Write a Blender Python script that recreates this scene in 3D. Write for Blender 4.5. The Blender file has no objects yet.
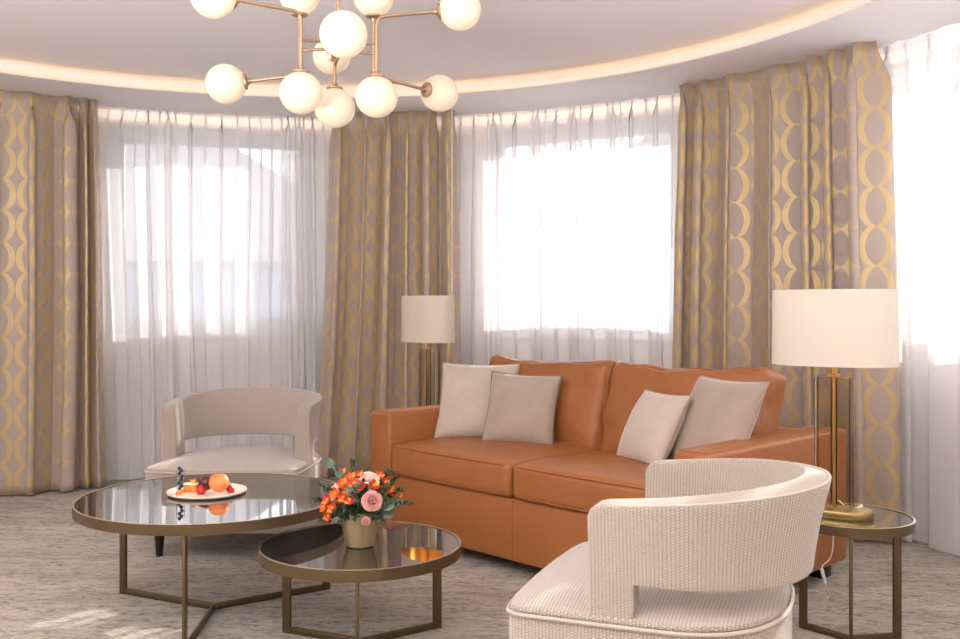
import bpy, bmesh, math, random
from mathutils import Vector, Matrix, noise
PI = math.pi
C = bpy.context.scene.collection
random.seed(7)

# ------------------------------------------------------------------ helpers
def setp(o, label=None, cat=None, group=None, kind=None):
    if label: o['label'] = label
    if cat: o['category'] = cat
    if group: o['group'] = group
    if kind: o['kind'] = kind
    return o

def thing(name, label, cat, loc=(0, 0, 0), rz=0.0, group=None):
    o = bpy.data.objects.new(name, None)
    o.empty_display_size = 0.05
    C.objects.link(o)
    o.location = loc
    o.rotation_euler = (0, 0, rz)
    return setp(o, label, cat, group)

def obj(name, bm, m, parent=None, smooth=True, ang=40, mods=()):
    bmesh.ops.recalc_face_normals(bm, faces=bm.faces)
    me = bpy.data.meshes.new(name)
    for f in bm.faces:
        f.smooth = smooth
    if smooth and ang:
        lim = math.radians(ang)
        for e in bm.edges:
            if len(e.link_faces) == 2 and e.calc_face_angle(0) > lim:
                e.smooth = False
    bm.to_mesh(me)
    bm.free()
    o = bpy.data.objects.new(name, me)
    C.objects.link(o)
    if m: me.materials.append(m)
    if parent: o.parent = parent
    return o

def copy_tree(root, loc, rz, label, name=None):
    r = root.copy(); C.objects.link(r)
    r.location = loc; r.rotation_euler = (0, 0, rz); r['label'] = label
    for ch in list(root.children):
        c = ch.copy(); C.objects.link(c); c.parent = r
        for g in list(ch.children):
            d = g.copy(); C.objects.link(d); d.parent = c
    return r

def boxuv(bm):
    uv = bm.loops.layers.uv.verify()
    bm.normal_update()
    for f in bm.faces:
        n = f.normal
        ax = max(range(3), key=lambda i: abs(n[i]))
        for l in f.loops:
            p = l.vert.co
            l[uv].uv = ((p.y, p.z), (p.x, p.z), (p.x, p.y))[ax]

def add_box(bm, x0, x1, y0, y1, z0, z1, M=None, bev=0, seg=2):
    r = bmesh.ops.create_cube(bm, size=1)
    vs = r['verts']
    for v in vs:
        v.co = Vector(((x0 + x1) / 2 + v.co.x * (x1 - x0), (y0 + y1) / 2 + v.co.y * (y1 - y0), (z0 + z1) / 2 + v.co.z * (z1 - z0)))
    if bev:
        es = list({e for v in vs for e in v.link_edges})
        rr = bmesh.ops.bevel(bm, geom=es, offset=bev, segments=seg, affect='EDGES', profile=0.5)
        vs = list({v for f in rr['faces'] for v in f.verts} | {v for v in vs if v.is_valid})
    if M is not None:
        for v in vs: v.co = M @ v.co
    return vs

def box(x0, x1, y0, y1, z0, z1, bev=0, seg=2, M=None):
    bm = bmesh.new(); add_box(bm, x0, x1, y0, y1, z0, z1, M, bev, seg); return bm

def add_tube(bm, pts, rad, n=10, closed=False, caps=True, flat=1.0):
    pts = [Vector(p) for p in pts]
    N = len(pts); rings = []
    up = None
    for i, p in enumerate(pts):
        if closed: t = pts[(i + 1) % N] - pts[i - 1]
        else: t = pts[min(i + 1, N - 1)] - pts[max(i - 1, 0)]
        if t.length < 1e-9: t = Vector((0, 0, 1))
        t.normalize()
        if up is None:
            up = Vector((0, 0, 1)) if abs(t.z) < .9 else Vector((1, 0, 0))
        a = t.cross(up)
        if a.length < 1e-4: a = t.orthogonal()
        a.normalize(); b = a.cross(t).normalized(); up = b
        r = rad[i] if isinstance(rad, (list, tuple)) else rad
        rings.append([bm.verts.new(p + (a * math.cos(k * 2 * PI / n) + b * math.sin(k * 2 * PI / n) * flat) * r) for k in range(n)])
    M_ = N if closed else N - 1
    for i in range(M_):
        A, B = rings[i], rings[(i + 1) % N]
        off = 0
        if closed and i == N - 1:
            off = min(range(n), key=lambda s: sum((A[k].co - B[(k + s) % n].co).length for k in range(n)))
        for k in range(n):
            bm.faces.new((A[k], A[(k + 1) % n], B[(k + 1 + off) % n], B[(k + off) % n]))
    if caps and not closed:
        bm.faces.new(rings[0]); bm.faces.new(rings[-1])

def tube(pts, rad, n=10, closed=False, flat=1.0):
    bm = bmesh.new(); add_tube(bm, pts, rad, n, closed, True, flat); return bm

def add_lathe(bm, prof, n=48, c=(0, 0, 0), sx=1.0, sy=1.0, closed=False):
    rings = []
    for r, z in prof:
        if r < 1e-6: rings.append([bm.verts.new((c[0], c[1], c[2] + z))])
        else: rings.append([bm.verts.new((c[0] + r * sx * math.cos(k * 2 * PI / n), c[1] + r * sy * math.sin(k * 2 * PI / n), c[2] + z)) for k in range(n)])
    m = len(rings)
    for i in range(m if closed else m - 1):
        A, B = rings[i], rings[(i + 1) % m]
        for k in range(n):
            if len(A) == 1 and len(B) == 1: continue
            if len(A) == 1: bm.faces.new((A[0], B[k], B[(k + 1) % n]))
            elif len(B) == 1: bm.faces.new((A[k], A[(k + 1) % n], B[0]))
            else: bm.faces.new((A[k], A[(k + 1) % n], B[(k + 1) % n], B[k]))

def lathe(prof, n=48, c=(0, 0, 0), sx=1.0, sy=1.0, closed=False):
    bm = bmesh.new(); add_lathe(bm, prof, n, c, sx, sy, closed); return bm

def add_sphere(bm, c, r, sz=1.0, u=24, v=16):
    rr = bmesh.ops.create_uvsphere(bm, u_segments=u, v_segments=v, radius=r)
    for q in rr['verts']: q.co = Vector(c) + Vector((q.co.x, q.co.y, q.co.z * sz))

def stadium(a, b, n=16):
    """outline of a stadium, half length a, half depth b"""
    pts = []
    for k in range(n + 1):
        t = -PI / 2 + PI * k / n; pts.append((a - b + b * math.cos(t), b * math.sin(t)))
    for k in range(n + 1):
        t = PI / 2 + PI * k / n; pts.append((-(a - b) + b * math.cos(t), b * math.sin(t)))
    return pts

def loft(outlines, cap=True, close_ring=False):
    """outlines: list of lists of 3D points"""
    bm = bmesh.new()
    R = [[bm.verts.new(p) for p in o] for o in outlines]
    n = len(R[0]); m = len(R)
    for i in range(m if close_ring else m - 1):
        A, B = R[i], R[(i + 1) % m]
        for k in range(n): bm.faces.new((A[k], A[(k + 1) % n], B[(k + 1) % n], B[k]))
    if cap and not close_ring:
        bm.faces.new(R[0]); bm.faces.new(R[-1])
    return bm

def rbox(w, d, h, r, puff=(0, 0, 0), n=22, wr=0.0, seed=0, wscale=6.0):
    """rounded, puffed cushion body centred on the origin"""
    bm = bmesh.new()
    H = (w / 2, d / 2, h / 2)
    def pos(a):
        p = [a[i] * H[i] for i in range(3)]
        q = [max(-(H[i] - r), min(H[i] - r, p[i])) for i in range(3)]
        dl = Vector([p[i] - q[i] for i in range(3)])
        if dl.length > 1e-9: dl = dl.normalized() * r
        v = Vector([q[i] + dl[i] for i in range(3)])
        for i in range(3):
            if puff[i]:
                j, k = [x for x in range(3) if x != i]
                f = max(0, 1 - a[j] ** 2) ** .6 * max(0, 1 - a[k] ** 2) ** .6
                v[i] += puff[i] * a[i] * f
        return v
    cache = {}
    def vert(a):
        key = tuple(round(x, 5) for x in a)
        if key not in cache: cache[key] = bm.verts.new(pos(a))
        return cache[key]
    g = [math.sin(PI / 2 * (-1 + 2 * i / n)) for i in range(n + 1)]
    for ax in range(3):
        j, k = [x for x in range(3) if x != ax]
        for s in (-1, 1):
            for a in range(n):
                for b in range(n):
                    q = []
                    for (da, db) in ((0, 0), (1, 0), (1, 1), (0, 1)):
                        v = [0, 0, 0]; v[ax] = s; v[j] = g[a + da]; v[k] = g[b + db]; q.append(vert(v))
                    try: bm.faces.new(q)
                    except ValueError: pass
    bmesh.ops.recalc_face_normals(bm, faces=bm.faces)
    if wr:
        bm.normal_update()
        for v in bm.verts:
            p = v.co * wscale + Vector((seed * 3.1, seed * 1.7, 0))
            v.co += v.normal * (noise.noise(p) * wr + noise.noise(p * 2.7) * wr * .4)
    boxuv(bm)
    return bm

# ------------------------------------------------------------------ materials
def srgb(r, g, b):
    f = lambda c: (c / 255) / 12.92 if c / 255 <= .04045 else ((c / 255 + .055) / 1.055) ** 2.4
    return (f(r), f(g), f(b), 1)

def mat(name, col, rough=.5, metal=0, spec=.5, ior=1.5, coat=0, sheen=0, emit=None, es=0, trans=0):
    m = bpy.data.materials.new(name); m.use_nodes = True
    b = m.node_tree.nodes['Principled BSDF']
    b.inputs['Base Color'].default_value = col
    b.inputs['Roughness'].default_value = rough
    b.inputs['Metallic'].default_value = metal
    b.inputs['Specular IOR Level'].default_value = spec
    b.inputs['IOR'].default_value = ior
    b.inputs['Coat Weight'].default_value = coat
    b.inputs['Sheen Weight'].default_value = sheen
    b.inputs['Transmission Weight'].default_value = trans
    if emit:
        b.inputs['Emission Color'].default_value = emit
        b.inputs['Emission Strength'].default_value = es
    return m

class NT:
    def __init__(s, m): s.t = m.node_tree; s.b = s.t.nodes.get('Principled BSDF')
    def n(s, ty, **kw):
        x = s.t.nodes.new(ty)
        for k, v in kw.items():
            if k.startswith('_'): setattr(x, k[1:], v)
            else: x.inputs[k.replace('__', ' ')].default_value = v
        return x
    def l(s, a, b): s.t.links.new(a, b)
    def math(s, op, a, b=None, c=None):
        x = s.t.nodes.new('ShaderNodeMath'); x.operation = op
        for i, v in enumerate((a, b, c)):
            if v is None: continue
            if isinstance(v, (int, float)): x.inputs[i].default_value = v
            else: s.l(v, x.inputs[i])
        return x.outputs[0]
    def ramp(s, f, stops):
        x = s.t.nodes.new('ShaderNodeValToRGB'); cr = x.color_ramp
        while len(cr.elements) < len(stops): cr.elements.new(.5)
        for e, (p, c) in zip(cr.elements, stops): e.position = p; e.color = c
        s.l(f, x.inputs[0]); return x.outputs[0]
    def noise(s, scale, detail=3, rough=.5, vec=None, sc=(1, 1, 1), coord='Object', rot=0):
        tc = s.t.nodes.new('ShaderNodeTexCoord'); mp = s.t.nodes.new('ShaderNodeMapping')
        mp.inputs['Scale'].default_value = sc; mp.inputs['Rotation'].default_value = (0, 0, rot)
        s.l(tc.outputs[coord], mp.inputs[0])
        x = s.t.nodes.new('ShaderNodeTexNoise')
        x.inputs['Scale'].default_value = scale; x.inputs['Detail'].default_value = detail; x.inputs['Roughness'].default_value = rough
        s.l(mp.outputs[0], x.inputs['Vector']); return x.outputs['Fac']
    def bump(s, h, strength=.3, dist=.002, prev=None):
        x = s.t.nodes.new('ShaderNodeBump'); x.inputs['Strength'].default_value = strength; x.inputs['Distance'].default_value = dist
        s.l(h, x.inputs['Height'])
        if prev is not None: s.l(prev, x.inputs['Normal'])
        s.l(x.outputs[0], s.b.inputs['Normal']); return x.outputs[0]
    def mix(s, f, a, b, blend='MIX'):
        x = s.t.nodes.new('ShaderNodeMix'); x.data_type = 'RGBA'; x.blend_type = blend
        for sock, v in ((x.inputs['Factor'], f), (x.inputs['A'], a), (x.inputs['B'], b)):
            if isinstance(v, (int, float, tuple)): sock.default_value = v
            else: s.l(v, sock)
        return x.outputs['Result']

M = {}
# plaster
M['wall'] = mat('wall plaster', srgb(238, 230, 222), .9)
t = NT(M['wall']); t.bump(t.noise(60, 4), .08, .002)
M['ceil'] = mat('ceiling paint', srgb(226, 221, 223), .9)
t = NT(M['ceil']); t.bump(t.noise(90, 3), .05, .001)
M['trim'] = mat('white trim', srgb(235, 230, 225), .5)
M['frame'] = mat('grey window frame', srgb(176, 180, 192), .45)
M['sill'] = mat('window sill board', srgb(226, 220, 216), .4)
M['led'] = mat('led strip', (1, .8, .5, 1), .5, emit=(1, .68, .34, 1), es=1.8)

M['wash'] = mat('warm wall wash strip', (1, .85, .7, 1), .5, emit=(1, .80, .60, 1), es=.55)
# carpet
m = mat('woven carpet', srgb(170, 160, 150), .95, sheen=.2); t = NT(m)
tc = t.n('ShaderNodeTexCoord')
n1 = t.noise(2.2, 6, .6, sc=(1, 2.0, 1), rot=.35); n2 = t.noise(5.5, 10, .8, sc=(1, 3.6, 1), rot=.35); n3 = t.noise(240, 2, .5)
n4 = t.noise(24, 8, .78, sc=(1, 2.2, 1), rot=.35)
base = t.ramp(n1, [(.32, srgb(172, 160, 144)), (.5, srgb(190, 179, 163)), (.68, srgb(206, 196, 180))])
dk = t.ramp(n2, [(.44, (0, 0, 0, 1)), (.55, (1, 1, 1, 1))])
dk2 = t.ramp(n4, [(.44, (0, 0, 0, 1)), (.56, (1, 1, 1, 1))])
msk = t.mix(1.0, dk, dk2, 'MULTIPLY')
c2 = t.mix(t.math('MULTIPLY', msk, .95), base, srgb(100, 90, 76))
wv = t.n('ShaderNodeTexWave', Scale=46.0, Distortion=1.2); wv.bands_direction = 'X'
t.l(tc.outputs['Object'], wv.inputs['Vector'])
c3 = t.mix(.14, c2, wv.outputs['Color'], 'MULTIPLY')
c4 = t.mix(t.math('MULTIPLY', n3, .25), c3, srgb(120, 110, 102))
t.l(c4, t.b.inputs['Base Color'])
h = t.math('ADD', t.math('MULTIPLY', wv.outputs['Fac'], .4), n3)
t.bump(h, .6, .004)
M['carpet'] = m

# curtain fabric: two mirrored sine bands give a chain of ogee cells, mapped in metres along the cloth
def drape_mat(name, ground, gold, rough=.42):
    m = mat(name, ground, rough, sheen=.3); t = NT(m)
    uvn = t.n('ShaderNodeUVMap'); sp = t.n('ShaderNodeSeparateXYZ'); t.l(uvn.outputs[0], sp.inputs[0])
    u, v = sp.outputs[0], sp.outputs[1]
    P = .175; Q = .20
    x = t.math('SUBTRACT', t.math('FRACT', t.math('DIVIDE', u, P)), .5)
    ax = t.math('ABSOLUTE', x)
    sn = t.math('POWER', t.math('ABSOLUTE', t.math('SINE', t.math('MULTIPLY', v, PI / Q))), .6)
    w = t.math('ADD', t.math('MULTIPLY', sn, .33), .06)
    d = t.math('ABSOLUTE', t.math('SUBTRACT', ax, w))
    # band a little wider on the bulges
    f = t.math('SUBTRACT', .10, d)
    fac = t.ramp(t.math('ADD', t.math('MULTIPLY', f, 14), .5), [(.4, (0, 0, 0, 1)), (.6, (1, 1, 1, 1))])
    th = t.n('ShaderNodeTexNoise', Scale=1.0, Detail=2.0)
    mp = t.n('ShaderNodeMapping'); mp.inputs['Scale'].default_value = (900, 60, 1); t.l(uvn.outputs[0], mp.inputs[0]); t.l(mp.outputs[0], th.inputs['Vector'])
    g2 = t.mix(t.math('MULTIPLY', th.outputs['Fac'], .5), gold, tuple(c * .62 for c in gold[:3]) + (1,))
    gr2 = t.mix(t.math('MULTIPLY', th.outputs['Fac'], .35), ground, tuple(c * .75 for c in ground[:3]) + (1,))
    t.l(t.mix(fac, gr2, g2), t.b.inputs['Base Color'])
    t.l(t.math('MULTIPLY', fac, .35), t.b.inputs['Metallic'])
    t.bump(t.math('ADD', t.math('MULTIPLY', fac, 1.0), t.math('MULTIPLY', th.outputs['Fac'], .3)), .35, .0015)
    return m
M['drape'] = drape_mat('jacquard curtain', srgb(180, 162, 151), srgb(206, 180, 132))
M['lining'] = mat('curtain lining', srgb(95, 78, 62), .8)

def sheer_mat(name, tr):
    m = bpy.data.materials.new(name); m.use_nodes = True; nt = m.node_tree
    for n_ in list(nt.nodes): nt.nodes.remove(n_)
    o = nt.nodes.new('ShaderNodeOutputMaterial')
    d = nt.nodes.new('ShaderNodeBsdfDiffuse'); d.inputs[0].default_value = srgb(248, 245, 246)
    tl = nt.nodes.new('ShaderNodeBsdfTranslucent'); tl.inputs[0].default_value = srgb(250, 248, 250)
    tp = nt.nodes.new('ShaderNodeBsdfTransparent')
    m1 = nt.nodes.new('ShaderNodeMixShader'); m1.inputs[0].default_value = .30
    m2 = nt.nodes.new('ShaderNodeMixShader')
    # weave slightly denser at a slant: a layer-weight facing term is physical thread cover
    lw = nt.nodes.new('ShaderNodeLayerWeight'); lw.inputs[0].default_value = .35
    mr = nt.nodes.new('ShaderNodeMapRange'); mr.inputs[1].default_value = 0; mr.inputs[2].default_value = 1
    mr.inputs[3].default_value = tr; mr.inputs[4].default_value = tr * .6
    nt.links.new(lw.outputs['Facing'], mr.inputs[0])
    nt.links.new(d.outputs[0], m1.inputs[1]); nt.links.new(tl.outputs[0], m1.inputs[2])
    nt.links.new(mr.outputs[0], m2.inputs[0]); nt.links.new(m1.outputs[0], m2.inputs[1]); nt.links.new(tp.outputs[0], m2.inputs[2])
    nt.links.new(m2.outputs[0], o.inputs[0])
    return m
M['sheer'] = sheer_mat('sheer voile', .37)

def pane_mat(name, tint, k=1.0, ior=1.45):
    m = bpy.data.materials.new(name); m.use_nodes = True; nt = m.node_tree
    for n_ in list(nt.nodes): nt.nodes.remove(n_)
    o = nt.nodes.new('ShaderNodeOutputMaterial'); tp = nt.nodes.new('ShaderNodeBsdfTransparent'); tp.inputs[0].default_value = tint
    g = nt.nodes.new('ShaderNodeBsdfGlossy'); g.inputs['Roughness'].default_value = .02
    fr = nt.nodes.new('ShaderNodeLayerWeight'); fr.inputs[0].default_value = .12 + (ior - 1.4) * .5
    mm = nt.nodes.new('ShaderNodeMath'); mm.operation = 'MULTIPLY'; mm.inputs[1].default_value = k; mm.use_clamp = True
    mx = nt.nodes.new('ShaderNodeMixShader')
    nt.links.new(fr.outputs['Fresnel'], mm.inputs[0]); nt.links.new(mm.outputs[0], mx.inputs[0])
    nt.links.new(tp.outputs[0], mx.inputs[1]); nt.links.new(g.outputs[0], mx.inputs[2]); nt.links.new(mx.outputs[0], o.inputs[0])
    return m
M['pane'] = pane_mat('window glass', (.96, .97, .98, 1))
M['lampglass'] = pane_mat('smoky amber lamp glass', (.95, .91, .85, 1), 1.4, 1.5)
M['clearglass'] = pane_mat('clear glass', (.985, .99, .99, 1), .5)

# leather
def leather(name, col, col2):
    m = mat(name, col, .42, spec=.45); t = NT(m)
    n1 = t.noise(3.0, 4); n2 = t.noise(260, 3, .6); n3 = t.noise(22, 5, .65)
    t.l(t.mix(n1, col, col2), t.b.inputs['Base Color'])
    b1 = t.bump(n3, .12, .006); t.bump(n2, .18, .0008, b1)
    rr = t.math('ADD', t.math('MULTIPLY', n3, .2), .33); t.l(rr, t.b.inputs['Roughness'])
    return m
M['leather'] = leather('cognac leather', srgb(166, 104, 57), srgb(148, 88, 45))
M['leather_seam'] = mat('leather stitched seam', srgb(146, 88, 46), .5)

# boucle upholstery
def weave(name, c1, c2, pitch=.0075, strength=1.0):
    m = mat(name, c1, .92, sheen=.4); t = NT(m)
    uvn = t.n('ShaderNodeUVMap'); sp = t.n('ShaderNodeSeparateXYZ'); t.l(uvn.outputs[0], sp.inputs[0])
    u = t.math('DIVIDE', sp.outputs[0], pitch); v = t.math('DIVIDE', sp.outputs[1], pitch * .8)
    col_ = t.math('FLOOR', u)
    vs = t.math('ADD', v, t.math('MULTIPLY', col_, .5))
    a = t.math('ABSOLUTE', t.math('SINE', t.math('MULTIPLY', u, PI)))
    b = t.math('ABSOLUTE', t.math('SINE', t.math('MULTIPLY', vs, PI)))
    hgt = t.math('POWER', t.math('MULTIPLY', a, b), .6)
    nz = t.noise(160, 3); nz2 = t.noise(14, 3)
    h2 = t.math('ADD', hgt, t.math('MULTIPLY', nz, .5))
    colr = t.ramp(h2, [(.25, c2), (.8, c1)])  # hollows between knots coloured darker, painting in the shading of the weave
    cc = t.mix(t.math('MULTIPLY', nz2, .25), colr, tuple(x * .86 for x in c1[:3]) + (1,))
    t.l(cc, t.b.inputs['Base Color'])
    t.bump(h2, strength, .0022)
    return m
M['boucle'] = weave('cream woven upholstery', srgb(188, 176, 163), srgb(114, 101, 88), .0092)
M['boucle_rim'] = mat('cream upholstery edge', srgb(158, 146, 133), .92, sheen=.3); t = NT(M['boucle_rim']); t.bump(t.noise(170, 3), .8, .003)
M['boucle_pipe'] = mat('cream piping', srgb(182, 169, 156), .9, sheen=.3)
M['black_wood'] = mat('black stained wood', srgb(24, 20, 19), .35)

def linen(name, col):
    m = mat(name, col, .85, sheen=.5); t = NT(m)
    n1 = t.noise(9, 4, .6); n2 = t.noise(420, 2, .5)
    t.l(t.mix(t.math('MULTIPLY', n1, .9), col, tuple(c * .66 for c in col[:3]) + (1,)), t.b.inputs['Base Color'])
    b1 = t.bump(n1, .12, .01); t.bump(n2, .25, .001, b1); return m
M['pillow_light'] = linen('pale stone velvet', srgb(205, 188, 173))
M['pillow_dark'] = linen('taupe velvet', srgb(180, 160, 145))
M['pipe_dark'] = mat('taupe piping', srgb(120, 102, 90), .8)
M['pipe_light'] = mat('stone piping', srgb(165, 148, 134), .8)

M['bronze'] = mat('brushed bronze', srgb(104, 88, 64), .36, metal=.75)
t = NT(M['bronze']); t.bump(t.noise(300, 2, sc=(1, 1, 12)), .05, .0005)
M['rim'] = mat('bright bronze lip', srgb(190, 176, 156), .3, metal=.8)
M['brass'] = mat('satin brass', srgb(190, 150, 90), .28, metal=.95)
M['brass_lamp'] = mat('brushed antique brass', srgb(150, 126, 82), .34, metal=.95)
M['rosegold'] = mat('rose brass chandelier metal', srgb(176, 148, 118), .36, metal=.8)
M['blackglass'] = mat('black glass table top', (.012, .012, .014, 1), .025, spec=.9, ior=2.1, coat=.6)
M['globe'] = mat('opal glass globe', srgb(214, 196, 172), .3, emit=(1, .82, .60, 1), es=.10)

m = bpy.data.materials.new('linen lamp shade'); m.use_nodes = True; nt = m.node_tree
b_ = nt.nodes['Principled BSDF']; b_.inputs['Base Color'].default_value = srgb(234, 224, 210); b_.inputs['Roughness'].default_value = .9
tl = nt.nodes.new('ShaderNodeBsdfTranslucent'); tl.inputs[0].default_value = srgb(238, 222, 200)
mx = nt.nodes.new('ShaderNodeMixShader'); mx.inputs[0].default_value = .25
nt.links.new(b_.outputs[0], mx.inputs[1]); nt.links.new(tl.outputs[0], mx.inputs[2]); nt.links.new(mx.outputs[0], nt.nodes['Material Output'].inputs[0])
M['shade'] = m
M['shade_in'] = mat('gold shade lining', srgb(205, 160, 80), .35, metal=.8)
M['white_plastic'] = mat('white plastic', srgb(232, 228, 222), .4)
M['bulb'] = mat('frosted bulb', srgb(250, 246, 240), .4, emit=(1, .85, .65, 1), es=12)
M['ceramic'] = mat('cream glazed ceramic', srgb(226, 210, 186), .25)
M['pot'] = mat('brushed gold pot', srgb(150, 130, 96), .42, metal=.55)
M['soil'] = mat('dark floral foam', srgb(30, 38, 26), .9)
def fruit(name, c1, c2, rough=.4, sc=18, bmp=.15):
    m = mat(name, c1, rough, spec=.5); t = NT(m); n1 = t.noise(sc, 4)
    t.l(t.ramp(n1, [(.35, c1), (.65, c2)]), t.b.inputs['Base Color']); t.bump(t.noise(260, 2), bmp, .001); return m
M['peach'] = fruit('peach skin', srgb(226, 100, 44), srgb(238, 150, 80), .5)
M['plum'] = fruit('plum skin', srgb(58, 14, 26), srgb(86, 26, 38), .28)
M['strawberry'] = fruit('strawberry skin', srgb(170, 14, 24), srgb(205, 34, 34), .25, 30, .5)
M['raspberry'] = fruit('raspberry skin', srgb(160, 20, 50), srgb(190, 40, 70), .4)
M['blueberry'] = fruit('blueberry skin', srgb(26, 30, 52), srgb(48, 56, 86), .5)
M['melon'] = fruit('orange melon flesh', srgb(238, 110, 40), srgb(244, 140, 66), .35)
M['cheese'] = fruit('cream sponge', srgb(245, 226, 196), srgb(238, 212, 176), .6)
M['physalis'] = fruit('papery yellow husk', srgb(226, 170, 60), srgb(240, 200, 100), .6)
M['rose'] = fruit('dusty pink petal', srgb(206, 140, 130), srgb(220, 164, 152), .7, 8, .05)
M['rose_deep'] = fruit('deep pink inner petal', srgb(170, 96, 92), srgb(184, 112, 104), .7, 8, .05)
M['rose_pale'] = fruit('pale pink petal', srgb(240, 205, 190), srgb(246, 220, 205), .7, 8, .05)
M['orange_petal'] = fruit('orange petal', srgb(206, 66, 34), srgb(228, 112, 40), .6, 30, .05)
M['red_petal'] = fruit('red petal', srgb(176, 38, 34), srgb(206, 62, 46), .6, 30, .05)
M['yellow_petal'] = fruit('yellow petal', srgb(240, 176, 50), srgb(244, 130, 50), .6, 40, .05)
M['leaf'] = fruit('dark green leaf', srgb(34, 54, 30), srgb(52, 76, 40), .5, 10, .05)
M['euc'] = fruit('grey green eucalyptus leaf', srgb(92, 116, 98), srgb(116, 138, 118), .6, 10, .05)
M['stem'] = mat('green stem', srgb(70, 92, 50), .6)
def facade(name, c1, c2, sc):
    m = mat(name, c1, .9); t = NT(m); t.l(t.mix(t.noise(sc, 3), c1, c2), t.b.inputs['Base Color']); return m
M['facade'] = facade('pale render facade', srgb(150, 153, 160), srgb(138, 142, 150), .6)
M['facade2'] = facade('blue grey facade', srgb(112, 120, 132), srgb(98, 108, 120), .6)
M['roof'] = facade('grey roof', srgb(140, 138, 142), srgb(120, 120, 126), 2)
M['street'] = facade('asphalt street', srgb(150, 150, 150), srgb(130, 130, 130), 1)
M['dkwin'] = mat('dark window glass', srgb(70, 80, 95), .1)

# ------------------------------------------------------------------ frame geometry
F = 964.0; EYE = 1.2; HY = 305.5
CX, CY = -0.95, 3.45            # centre of the round bay
def ang(px, R):
    """angle about the bay centre of the wall point seen in column px"""
    k = (px - 480) / F
    a = k * k + 1; b = -2 * (k * CX + CY); c = CX * CX + CY * CY - R * R
    y = (-b + math.sqrt(b * b - 4 * a * c)) / (2 * a)
    return math.atan2(y - CY, k * y - CX)
def pol(R, th, z=0): return Vector((CX + R * math.cos(th), CY + R * math.sin(th), z))
D2R = PI / 180
HC = 2.55; HTOP = HC + .090
RW = 3.62; RWO = 3.83
A_R, A_L = -25 * D2R, 205 * D2R
w1 = (ang(316, RW), ang(106, RW)); w2 = (ang(700, RW), ang(486, RW)); w3 = (-17 * D2R, ang(893, RW))
SILL, HEAD = 1.0, 2.475
wins = [w1, w2, w3]

# round wall with openings
def arc_block(bm, a0, a1, r0, r1, z0, z1, step=2.5 * D2R):
    n = max(1, int(math.ceil((a1 - a0) / step)))
    R = []
    for i in range(n + 1):
        th = a0 + (a1 - a0) * i / n
        R.append([bm.verts.new(pol(r, th, z)) for r, z in ((r0, z0), (r1, z0), (r1, z1), (r0, z1))])
    for i in range(n):
        for k in range(4): bm.faces.new((R[i][k], R[i][(k + 1) % 4], R[i + 1][(k + 1) % 4], R[i + 1][k]))
    bm.faces.new(R[0]); bm.faces.new(R[-1])
bm = bmesh.new()
cur = A_R
for a0, a1 in sorted(wins):
    arc_block(bm, cur, a0, RW, RWO, 0, 2.85)
    arc_block(bm, a0, a1, RW, RWO, 0, SILL)
    arc_block(bm, a0, a1, RW, RWO, HEAD, 2.85)
    cur = a1
arc_block(bm, cur, A_L, RW, RWO, 0, 2.85)
bmesh.ops.remove_doubles(bm, verts=bm.verts, dist=1e-4)
setp(obj('wall_round', bm, M['wall']), 'curved cream wall of the round bay with three window openings', kind='structure')
bm = bmesh.new(); arc_block(bm, A_R, A_L, RW - .015, RW, 0.0, .10)
setp(obj('baseboard_round', bm, M['trim']), 'low white skirting board along the curved wall', kind='structure')
eR = pol(RW, A_R); eL = pol(RW, A_L); YB = -3.4
setp(obj('wall_right', box(eR.x, eR.x + .2, YB, eR.y, 0, 2.85), M['wall']), kind='structure')
setp(obj('wall_left', box(eL.x - .2, eL.x, YB, eL.y, 0, 2.85), M['wall']), kind='structure')
# back wall with an unseen opening added to let in fill daylight
bm = bmesh.new()
add_box(bm, eL.x, -3.0, YB - .2, YB, 0, 2.85); add_box(bm, -1.6, eR.x, YB - .2, YB, 0, 2.85)
add_box(bm, -3.0, -1.6, YB - .2, YB, 0, .9); add_box(bm, -3.0, -1.6, YB - .2, YB, 2.4, 2.85)
setp(obj('wall_back', bm, M['wall']), kind='structure')
setp(obj('floor', box(-5.2, 3.4, YB, 7.6, -.06, 0), M['carpet'], smooth=False), kind='structure')

# ceiling: soffit at HC with a round hole, raised tray above
RI = 2.82
bm = bmesh.new()
n = 128
inner = [bm.verts.new(pol(RI, i * 2 * PI / n, HC)) for i in range(n)]
outer = []
for i in range(n):
    th = i * 2 * PI / n; d = Vector((math.cos(th), math.sin(th)))
    ts = []
    if d.x > 1e-9: ts.append((3.4 - CX) / d.x)
    if d.x < -1e-9: ts.append((-5.2 - CX) / d.x)
    if d.y > 1e-9: ts.append((7.6 - CY) / d.y)
    if d.y < -1e-9: ts.append((YB - .2 - CY) / d.y)
    tt = min(ts)
    if math.sin(th) > math.sin(A_R): tt = RWO
    outer.append(bm.verts.new((CX + d.x * tt, CY + d.y * tt, HC)))
for i in range(n): bm.faces.new((inner[i], inner[(i + 1) % n], outer[(i + 1) % n], outer[i]))
r = bmesh.ops.extrude_face_region(bm, geom=bm.faces[:])
for v in [g for g in r['geom'] if isinstance(g, bmesh.types.BMVert)]: v.co.z += .010
so = setp(obj('ceiling', bm, M['ceil'], smooth=False), 'white plaster soffit ring around the raised round ceiling', kind='structure')
bm = bmesh.new()
RC = 2.93
prof = [(0, HTOP), (RC, HTOP), (RC, HC + .0105), (RC + .03, HC + .0105), (RC + .03, HTOP + .05), (0, HTOP + .05)]
add_lathe(bm, [(p[0], p[1]) for p in prof], 128, (CX, CY, 0))
setp(obj('ceiling_tray', bm, M['ceil']), 'raised round ceiling panel inside the lit cove', kind='structure')
bm = bmesh.new()
add_lathe(bm, [(RC - .030, .0), (RC - .012, .0), (RC - .012, .008), (RC - .030, .008)], 128, (CX, CY, HC + .0115), closed=True)
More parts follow.
